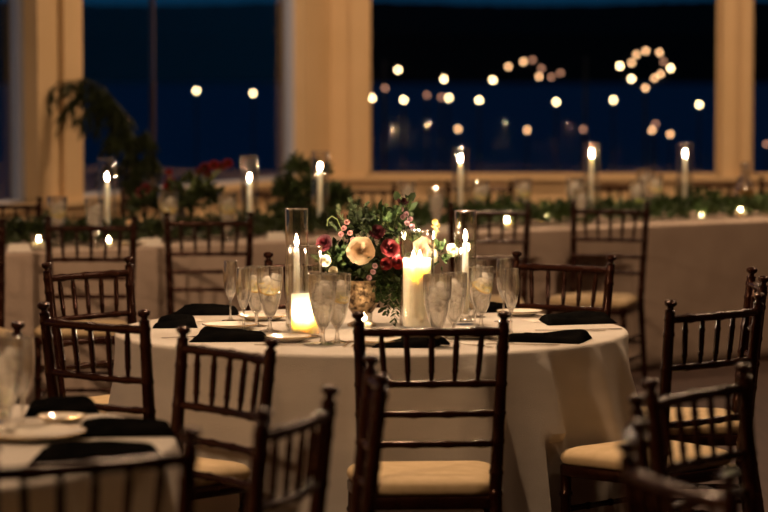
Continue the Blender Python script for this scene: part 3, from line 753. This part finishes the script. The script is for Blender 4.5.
def knife(loc, rz, label, group):
    bm = bmesh.new(); P = [(-.11,.0050),(-.05,.0045),(0,.0035),(.01,.0075),(.08,.0085),(.105,.002)]
    prv = None
    for x, hw in P:
        cur = [bm.verts.new((x, -hw*.7, .0035)), bm.verts.new((x, hw, .0035)), bm.verts.new((x, hw, .001)), bm.verts.new((x, -hw*.7, .001))]
        if prv:
            for i in range(4): bm.faces.new((prv[i], prv[(i+1)%4], cur[(i+1)%4], cur[i]))
        else: bm.faces.new(cur)
        prv = cur
    bm.faces.new(prv[::-1])
    o = link('table_knife', bm, M['silver'], None, False); o.location = loc; o.rotation_euler = (0,0,rz); return tag(o, label, 'knife', group)
for i, (x, y, rz, lab) in enumerate([(213,336,.9,'left, above the front left napkin'), (348,345,1.45,'before the bright goblets, left of the front chair post'), (355,345,1.5,'beside another before the bright goblets'),
     (486,340,1.9,'right of the front goblet'), (496,342,2.1,'left of the right napkin'), (190,338,.5,'at the left edge')]):
    fork(rt(x, y), rz, 'silver fork on the round table, '+lab, 'forks on the round table')
for i, (x, y, rz, lab) in enumerate([(292,346,.12,'in front left beside the black napkin'), (524,346,-.15,'below the right napkin'), (470,346,-.9,'behind the front chair rail'), (590,331,.25,'at the right edge'), (300,346,.2,'before the left pillar candle'), (535,319,.1,'left of the back right napkin'), (572,332,-.1,'between the two right napkins')]):
    knife(rt(x, y), rz, 'silver knife on the round table, '+lab, 'knives on the round table')
def card(loc, rz, label, group, L=.15, W=.09, T=.0012):
    bm = bmesh.new(); box(bm, (0,0,T/2), (L,W,T)); o = link('menu_card', bm, M['card'], None, False); o.location = loc; o.rotation_euler = (0,0,rz); return tag(o, label, 'card', group)
card(rt(541, 321), .4, 'white card beside the black napkin at the back right of the round table', 'cards on the round table', .10, .10)
card(rt(182, 321), .2, 'white card beneath the black napkins at the left of the round table', 'cards on the round table', .12, .09)
card(rt(88, 432), .5, 'folded white card between the black napkins on the lower left table', 'cards on the lower left table', .08, .16, .004)
def place_card(x, off, lab, wd=.12, hh=.035):
    bm = bmesh.new()
    P = [(-wd/2,-.03,0),(wd/2,-.03,0),(wd/2*.8,0,hh),(-wd/2*.8,0,hh),(-wd/2,.035,0),(wd/2,.035,0)]
    v = [bm.verts.new(p) for p in P]
    bm.faces.new((v[0],v[1],v[2],v[3])); bm.faces.new((v[3],v[2],v[5],v[4])); bm.faces.new((v[0],v[3],v[4])); bm.faces.new((v[1],v[5],v[2])); bm.faces.new((v[0],v[4],v[5],v[1]))
    o = link('folded_napkin', bm, M['card'], None, False); o.location = nz(head(x, off), .001); o.rotation_euler = (0,0,.3)
    tag(o, 'white folded napkin on the head table edge, '+lab, 'napkin', 'white napkins on the head table')
place_card(18, .10, 'leftmost', .11); place_card(150, .10, 'left of the second background chair', .11); place_card(276, .16, 'left of the left taper candle', .10); place_card(444, .15, 'behind the right goblets', .10)
plate(nz(head(130,.16),.001), 'small cream plate on the head table between the two left background chairs', 'plates on the head table', .08)

# ------------------------------------------------------------ foliage and flowers
def leaf(bm, p, d, up, L, W):
    d = d.normalized(); s = d.cross(up)
    if s.length < 1e-3: s = d.cross(Vector((1,.3,0)))
    s.normalize(); u = s.cross(d).normalized()
    P = [p, p+d*L*.35+s*W+u*L*.05, p+d*L*.4+u*L*.0, p+d*L*.35-s*W+u*L*.05, p+d*L*.75+s*W*.7+u*L*.02, p+d*L*.75-s*W*.7+u*L*.02, p+d*L-u*L*.10]
    v = [bm.verts.new(q) for q in P]
    m_ = bm.verts.new(p+d*L*.75-u*L*.03)
    for f in ((0,1,2),(0,2,3)): bm.faces.new([v[i] for i in f])
    bm.faces.new((v[1],v[4],m_,v[2])); bm.faces.new((v[2],m_,v[5],v[3])); bm.faces.new((v[4],v[6],m_)); bm.faces.new((m_,v[6],v[5]))
def rdir(r, z0=-.3):
    while True:
        v = Vector((r.uniform(-1,1), r.uniform(-1,1), r.uniform(z0,1)))
        if .1 < v.length < 1: return v.normalized()
def clump(bm, c, rad, n_, L, W, r, out=True):
    for _ in range(n_):
        d = rdir(r); q = r.random()**.5
        p = Vector(c) + Vector((d.x*rad[0], d.y*rad[1], d.z*rad[2]))*q
        leaf(bm, p, d + rdir(r)*.7, rdir(r), L*r.uniform(.6,1.3), W*r.uniform(.7,1.2))
def frond(bm, pts, ll, lw_, n_, r, rad=.0015):
    """stem with feathery leaflets"""
    pts = [Vector(p) for p in pts]
    def at(t):
        t = t*(len(pts)-1); i = min(int(t), len(pts)-2); f = t-i
        a = pts[max(i-1,0)]; b = pts[i]; c_ = pts[i+1]; d = pts[min(i+2,len(pts)-1)]
        return .5*((2*b)+(c_-a)*f+(2*a-5*b+4*c_-d)*f*f+(3*b-a-3*c_+d)*f**3)
    K = [at(i/12) for i in range(13)]
    sweep(bm, K, [rad*(1-.7*i/12) for i in range(13)], 5)
    for i in range(n_):
        t = .12 + .88*i/n_; p = at(t); tg = (at(min(t+.03,1))-at(max(t-.03,0))).normalized()
        sd = tg.cross(Vector((0,.25,1)));
        if sd.length < .2: sd = tg.cross(Vector((0,1,0)))
        sd.normalize()
        l = ll*(1-.65*t)*r.uniform(.8,1.2)
        for s_ in (-1,1): leaf(bm, p, sd*s_ + tg*.7 + Vector((0,0,-.1)) + rdir(r)*.25, rdir(r), l, lw_)
def petal(bm, base, dirv, upv, L, W, cup, curl):
    """cupped petal growing from base along upv, leaning along dirv"""
    s_ = dirv.cross(upv).normalized(); nu, nv = 5, 5; g = []
    for j in range(nv+1):
        v = j/nv; row_ = []
        wv = W*math.sin(PI*(.12+v*.64))**.8
        for i in range(nu+1):
            u = i/nu*2-1
            out = dirv*(cup*L*math.sin(v*PI*.55) + curl*L*v**3) - dirv*(u*u)*W*.35
            p = base + upv*L*v*(1-.12*curl*v) + out + s_*u*wv - upv*L*.10*abs(u)**2.5*v
            row_.append(bm.verts.new(p))
        g.append(row_)
    for j in range(nv):
        for i in range(nu): bm.faces.new((g[j][i],g[j][i+1],g[j+1][i+1],g[j+1][i]))
def rose(parent, name, c, R, axis, mt, layers=5, r=None, per=5, label=None):
    r = r or random.Random(int(abs(c[0])*1e4)); bm = bmesh.new(); c = Vector(c); ax = Vector(axis).normalized()
    e1 = ax.cross(Vector((0,0,1)));
    if e1.length < .1: e1 = ax.cross(Vector((1,0,0)))
    e1.normalize(); e2 = ax.cross(e1).normalized(); base = c - ax*R*.45
    # tight rolled heart
    for k in range(layers):
        f = (k+.35)/(layers-.35); np_ = max(3, int(per*(.5+.6*f)))
        for i in range(np_):
            a = 2*PI*i/np_ + k*2.4 + r.uniform(-.2,.2)
            dv = e1*math.cos(a)+e2*math.sin(a)
            hgt = R*(1.05-.42*f)*r.uniform(.93,1.05); rad = R*(.10+.62*f)*r.uniform(.94,1.06); W = R*(.30+.38*f)
            nu, nv = 6, 6; g = []
            s_ = dv.cross(ax).normalized()
            for jv in range(nv+1):
                v = jv/nv; ww = W*(math.sin(PI*(.12+v*.66)))**.7; row_ = []
                # belly out, then lip curls outward at the rim
                out = rad*math.sin(min(v*1.15,1)*PI/2) + R*.34*f*max(0, v-.6)**1.5*3.2
                z = hgt*(v - .35*f*max(0, v-.72)**1.2*3)
                for iu in range(nu+1):
                    u = iu/nu*2-1
                    ang = u*ww/max(rad,.25*R)
                    ang = max(-1.25, min(1.25, ang))
                    rr_ = out*(1+.04*math.sin(u*5+i)); 
                    p = base + (dv*math.cos(ang)+s_*math.sin(ang))*rr_ + ax*(z - R*.07*u*u*v)
                    row_.append(bm.verts.new(p))
                g.append(row_)
            for jv in range(nv):
                for iu in range(nu): bm.faces.new((g[jv][iu],g[jv][iu+1],g[jv+1][iu+1],g[jv+1][iu]))
    o = link(name, bm, M[mt], parent)
    for p in o.data.polygons: p.use_smooth = True
    if label: o['label'] = label
    return o
DC = 8.42; S_ = F/DC
base = px(373, DC, .7508)
fc = thing('flower_centerpiece', 'centerpiece of cream rose, burgundy and red blooms with ferny greenery on the round table', 'flower arrangement', base)
def fp(x, y, dy=0.0):
    d = DC+dy; return Vector(((x-CX)*d/F, d, H-(y-HY)*d/F)) - base
bm = bmesh.new(); vc = Vector((-.035, -.02, 0))
lathe(bm, [(0,0),(.045,0),(.046,.006),(.022,.018),(.020,.028),(.035,.045),(.056,.075),(.064,.11),(.066,.145),(.061,.145),(.058,.11),(.05,.078),(0,.06)], 36, vc); link('vase', bm, M['vase'], fc)
r = random.Random(11)
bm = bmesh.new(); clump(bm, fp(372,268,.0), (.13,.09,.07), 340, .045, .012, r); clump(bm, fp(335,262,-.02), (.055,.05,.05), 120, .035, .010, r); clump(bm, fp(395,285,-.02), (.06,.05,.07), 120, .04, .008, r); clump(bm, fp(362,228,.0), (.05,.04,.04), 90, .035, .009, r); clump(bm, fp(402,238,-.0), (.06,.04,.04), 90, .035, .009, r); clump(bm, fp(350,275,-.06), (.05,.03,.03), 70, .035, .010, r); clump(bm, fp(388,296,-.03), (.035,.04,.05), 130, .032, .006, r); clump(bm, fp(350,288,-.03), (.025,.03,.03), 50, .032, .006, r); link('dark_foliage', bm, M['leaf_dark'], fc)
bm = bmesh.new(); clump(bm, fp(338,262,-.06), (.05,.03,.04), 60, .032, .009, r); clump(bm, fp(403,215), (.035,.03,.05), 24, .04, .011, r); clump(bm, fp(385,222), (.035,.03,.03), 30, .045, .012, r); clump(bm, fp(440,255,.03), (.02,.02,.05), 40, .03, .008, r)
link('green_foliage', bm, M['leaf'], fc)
for k, P in enumerate([[(358,245),(356,225),(352,205),(350,198)], [(352,245),(345,225),(340,213),(338,205)], [(360,240),(363,222),(364,208),(368,202)], [(350,240),(338,230),(331,222)], [(362,235),(357,212),(358,196)], [(366,236),(370,220),(374,211)]]):
    bm = bmesh.new(); frond(bm, [fp(x, y, .02*math.sin(k*2)) for x, y in P], .030, .0028, 16, r); link('feathery_sprig', bm, M['leaf_sage'], fc)
for k, P in enumerate([[(388,255),(392,275),(390,295),(386,315)], [(394,255),(400,275),(398,300),(393,325)], [(384,260),(382,280),(380,300)], [(376,262),(374,280),(377,300)]]):
    bm = bmesh.new(); frond(bm, [fp(x, y, -.06) for x, y in P], .045, .0035, 30, r); link('trailing_fern', bm, M['leaf'], fc)
for P in [[(385,240),(388,225),(386,203)], [(392,235),(395,222),(400,205),(404,197)], [(380,240),(378,222),(380,212)]]:
    bm = bmesh.new(); frond(bm, [fp(x, y) for x, y in P], .012, .004, 8, r, .002)
    for t_ in range(9):
        q = fp(*P[-1]) + Vector((r.uniform(-.012,.012), r.uniform(-.012,.012), -r.uniform(0,.045))); ball_at(bm, q, .0035)
    link('seed_sprig', bm, M['stem'], fc)
bm = bmesh.new(); sweep(bm, [fp(x, y, -.03) for x, y in [(344,244),(341,228),(337,219),(332,216),(328,219),(327,226)]], .0018, 6); link('curling_stem', bm, M['stem'], fc)
rose(fc, 'rose', fp(361,251,-.10), .047, (-.1,-1,.35), 'cream', 6, per=6, label='large cream rose at the front')
rose(fc, 'rose', fp(324,243,-.06), .030, (-.5,-1,.3), 'burgundy', 5, label='burgundy rose at the left')
rose(fc, 'rose', fp(377,232,-.04), .026, (.1,-1,.5), 'burgundy', 4, label='burgundy rose behind the cream rose')
rose(fc, 'rose', fp(390,248,-.09), .034, (.2,-1,.5), 'darkred', 4, label='crimson bloom')
rose(fc, 'rose', fp(398,262,-.10), .026, (.3,-1,.2), 'red', 3, label='bright red bloom')
rose(fc, 'rose', fp(386,264,-.11), .022, (0,-1,.1), 'red', 3, label='bright red bloom beside the trailing fern')
rose(fc, 'scabiosa', fp(403,201,0), .020, (.2,-.6,1), 'burgundy', 5, label='dark burgundy bloom on top')
rose(fc, 'rose', fp(423,247,.02), .038, (.5,-1,.4), 'peach', 4, label='peach bloom at the right')
rose(fc, 'rose', fp(432,256,-.01), .026, (.7,-1,.1), 'ivory', 3, label='ivory bloom at the right')
rose(fc, 'rose', fp(452,250,.05), .024, (.6,-1,.4), 'ivory', 3, label='white bloom by the right taper')
rose(fc, 'hellebore', fp(325,261,-.11), .024, (-.3,-1,.3), 'ivory', 2, per=5, label='white hellebore')
rose(fc, 'hellebore', fp(333,271,-.11), .018, (.2,-1,.0), 'ivory', 2, per=5, label='small white hellebore')
for i, (x, y) in enumerate([(344,228),(350,233),(347,222),(353,240),(341,234)]): rose(fc, 'blossom', fp(x, y, -.07), .011, (-.2,-1,.4), 'pink', 2, per=5, label='dusty pink blossom')
for i, (x, y) in enumerate([(401,209),(406,214),(407,223),(412,226),(403,217),(410,219),(373,272),(369,278),(375,266)]): rose(fc, 'blossom', fp(x, y, -.03 if y < 240 else -.12), .011, (.2,-1,.4), 'mauve', 2, per=5, label='mauve blossom')
bm = bmesh.new(); ball_at(bm, fp(435,222,.02), .010); sweep(bm, [fp(435,222,.02), fp(436,232,.02), fp(434,250,.02)], .0015, 5); clump(bm, fp(438,229,.02), (.012,.012,.008), 10, .014, .003, r); o = link('yellow_bud', bm, M['yellow'], fc)
# garland
def garland_obj(x0, x1, label, dens, m, hgt, seed, lo=.30, hi=.62, L=.07):
    r = random.Random(seed); bm = bmesh.new(); a = head(x0,.45); b = head(x1,.45); n_ = int((b-a).length*dens)
    org = a.copy(); org.z = .752
    for _ in range(n_):
        t_ = r.random(); off = r.gauss((lo+hi)/2, (hi-lo)/3.2)-.45
        off = max(lo-.45-.05, min(hi-.45+.05, off))
        hh = hgt*(.7+.5*noise.noise(Vector((t_*(b-a).length*2.2, seed, 0))))
        z = .012+ r.random()**.8*max(hh,.03)*max(.25, 1-abs(off-(lo+hi)/2+.45)/.22)
        p = a.lerp(b, t_) + HN*off; p.z = .752+z
        leaf(bm, p-org, rdir(r,-.05)+HD*r.uniform(-.6,.6)+Vector((0,0,.15)), rdir(r), L*r.uniform(.5,1.1), L*.17)
    for v in bm.verts: v.co.z = max(v.co.z, .002)
    o = link('greenery_garland' if 'garland' in label else 'greenery', bm, m); o.location = org; return tag(o, label, 'garland', None)
garland_obj(-20, 330, 'leafy dark green garland along the left half of the head table', 1100, M['leaf_dark'], .125, 5, .28, .72)
garland_obj(330, 800, 'leafy green garland along the right half of the head table', 1000, M['leaf'], .15, 9, .28, .66)
# lime and yellow blooms tucked in the garland
for x, off, mt, R, lab in [(515,.45,'leaf_lime',.04,'lime green, behind a chair back'), (498,.5,'peach',.03,'peach, right of the middle candle'), (440,.4,'peach',.035,'pale peach, left of the right taper'), (640,.5,'leaf_lime',.035,'lime green, right of the chair'), (612,.5,'leaf_lime',.03,'lime green, left of the chair'),
    (345,.35,'peach',.035,'pale peach, left of the centerpiece'), (735,.5,'darkred',.04,'dark red, at the right'), (716,.55,'leaf_lime',.035,'yellow green, near the right pillar'), (130,.4,'cream',.025,'pale, between the two left candles'), (553,.5,'leaf_lime',.03,'lime green, beside the bright votive'), (232,.45,'cream',.025,'pale, left of the second candle')]:
    q = head(x, off, .752)
    t = thing('garland_bloom', 'round bloom in the head table garland, '+lab, 'flower', q, 0, 'blooms in the garland')
    bm = bmesh.new(); sweep(bm, [(0,0,0),(0,0,.08)], .003, 6); link('stem', bm, M['stem'], t)
    rose(t, 'bloom', (0,0,.09), R, (0,-.6,.8), mt, 3)
# red flowers in a tall dark vase on the far side of the head table
t0 = head(175, .62, .7515); t0.z = .7515
fr = thing('red_flower_arrangement', 'tall arrangement of dark red flowers on the head table before the left window', 'flower arrangement', t0)
def hp(x, y, dy=0.0): d = t0.y+dy; return Vector(((x-CX)*d/F, d, H-(y-HY)*d/F)) - t0
bm = bmesh.new(); lathe(bm, [(0,0),(.05,0),(.055,.02),(.06,.08),(.045,.13),(.05,.15),(.046,.15),(.04,.13),(0,.10)], 24); link('vase', bm, M['terracotta'], fr)
bl = [(169,172,.020,'red'),(170,181,.026,'red'),(168,187,.03,'red'),(174,185,.022,'red'),(205,168,.032,'darkred'),(214,165,.03,'red'),(222,166,.025,'darkred'),(228,163,.026,'red'),(199,171,.022,'darkred'),
      (146,188,.03,'darkred'),(154,192,.028,'darkred'),(140,192,.026,'darkred'),(208,174,.022,'darkred'),(150,200,.026,'darkred')]
for x, y, R, mt in bl:
    rose(fr, 'red_bloom', hp(x, y), R, (0,-1,.5), mt, 4)
bm = bmesh.new()
for x, y, R, mt in bl: sweep(bm, [(0,0,.12), (hp(x,y)*.5)+Vector((0,0,.06)), hp(x, y)], .003, 5)
link('stems', bm, M['stem'], fr)
r = random.Random(21); bm = bmesh.new()
for c_, n_ in (((150,205),120), ((175,205),120), ((205,200),120), ((190,190),50)): clump(bm, hp(*c_), (.09,.06,.06), n_, .05, .013, r)
link('foliage', bm, M['leaf_dark'], fr)
# bushy dark greenery right of the second candle
t1 = head(305, .72, .7515)
fb = thing('bushy_greenery_arrangement', 'bushy dark greenery in a vase on the head table below the pillar corner', 'flower arrangement', t1)
def gp(x, y): d = t1.y; return Vector(((x-CX)*d/F, d, H-(y-HY)*d/F)) - t1
bm = bmesh.new(); lathe(bm, [(0,0),(.045,0),(.055,.03),(.05,.10),(.035,.13),(.032,.13),(.04,.10),(0,.06)], 24); link('vase', bm, M['terracotta'], fb)
bm = bmesh.new()
for x, y, rx, rz_, n_ in ((298,172,.06,.07,150), (286,190,.06,.07,150), (308,195,.11,.08,260), (335,195,.07,.05,140), (340,206,.09,.05,140), (292,210,.09,.05,140), (318,172,.05,.04,50)): clump(bm, gp(x, y), (rx,.06,rz_), n_, .045, .012, r)
sweep(bm, [(0,0,.05), gp(300,180)], .006, 6)
link('foliage', bm, M['leaf_dark'], fb)
# tall fern plant by the left pillar
t2 = px(128, 15.4, 0)
pf = thing('potted_fern', 'tall dark arching fern in a pot before the left window', 'plant', t2)
def pp(x, y, dy=0): d = t2.y+dy; return Vector(((x-CX)*d/F, d, H-(y-HY)*d/F)) - t2
bm = bmesh.new(); lathe(bm, [(0,0),(.10,0),(.14,.26),(.15,.28),(.13,.28),(.12,.25),(0,.24)], 28); link('pot', bm, M['terracotta'], pf)
bm = bmesh.new(); sweep(bm, [(0,0,.22), (.02,0,.6), pp(132,160), pp(128,125), pp(120,105)], [.02,.016,.012,.008,.005], 7); link('trunk', bm, M['leaf_dark'], pf)
for P, ll in [([(130,140),(115,100),(85,80),(60,82),(45,95)],.10), ([(128,130),(110,95),(88,88),(72,100),(64,115)],.10), ([(130,135),(118,105),(100,98),(88,108),(80,124)],.10), ([(130,140),(122,110),(112,100),(103,110),(98,128)],.09),
              ([(126,115),(105,88),(84,78),(68,86)],.08), ([(130,150),(132,120),(126,110),(118,120),(114,136)],.09), ([(134,165),(138,140),(146,130),(152,140)],.10), ([(132,165),(124,142),(112,136),(104,148)],.09), ([(134,180),(144,158),(154,154),(160,168)],.09), ([(132,190),(122,168),(110,162),(104,172)],.08), ([(132,200),(138,180),(142,165),(148,150)],.09)]:
    K = [pp(x, y, r.uniform(-.06,.06)) for x, y in P]; bm = bmesh.new(); sweep(bm, K, .004, 5)
    for q in range(70):
        f_ = r.random()*(len(K)-1); a_ = int(min(f_, len(K)-2)); p_ = K[a_].lerp(K[a_+1], f_-a_)
        leaf(bm, p_, Vector((r.uniform(-.75,.35), r.uniform(-.4,.4), -1+r.uniform(-.2,.7))), rdir(r), ll*r.uniform(.7,1.7), .0075)
    link('frond', bm, M['leaf_dark'], pf)
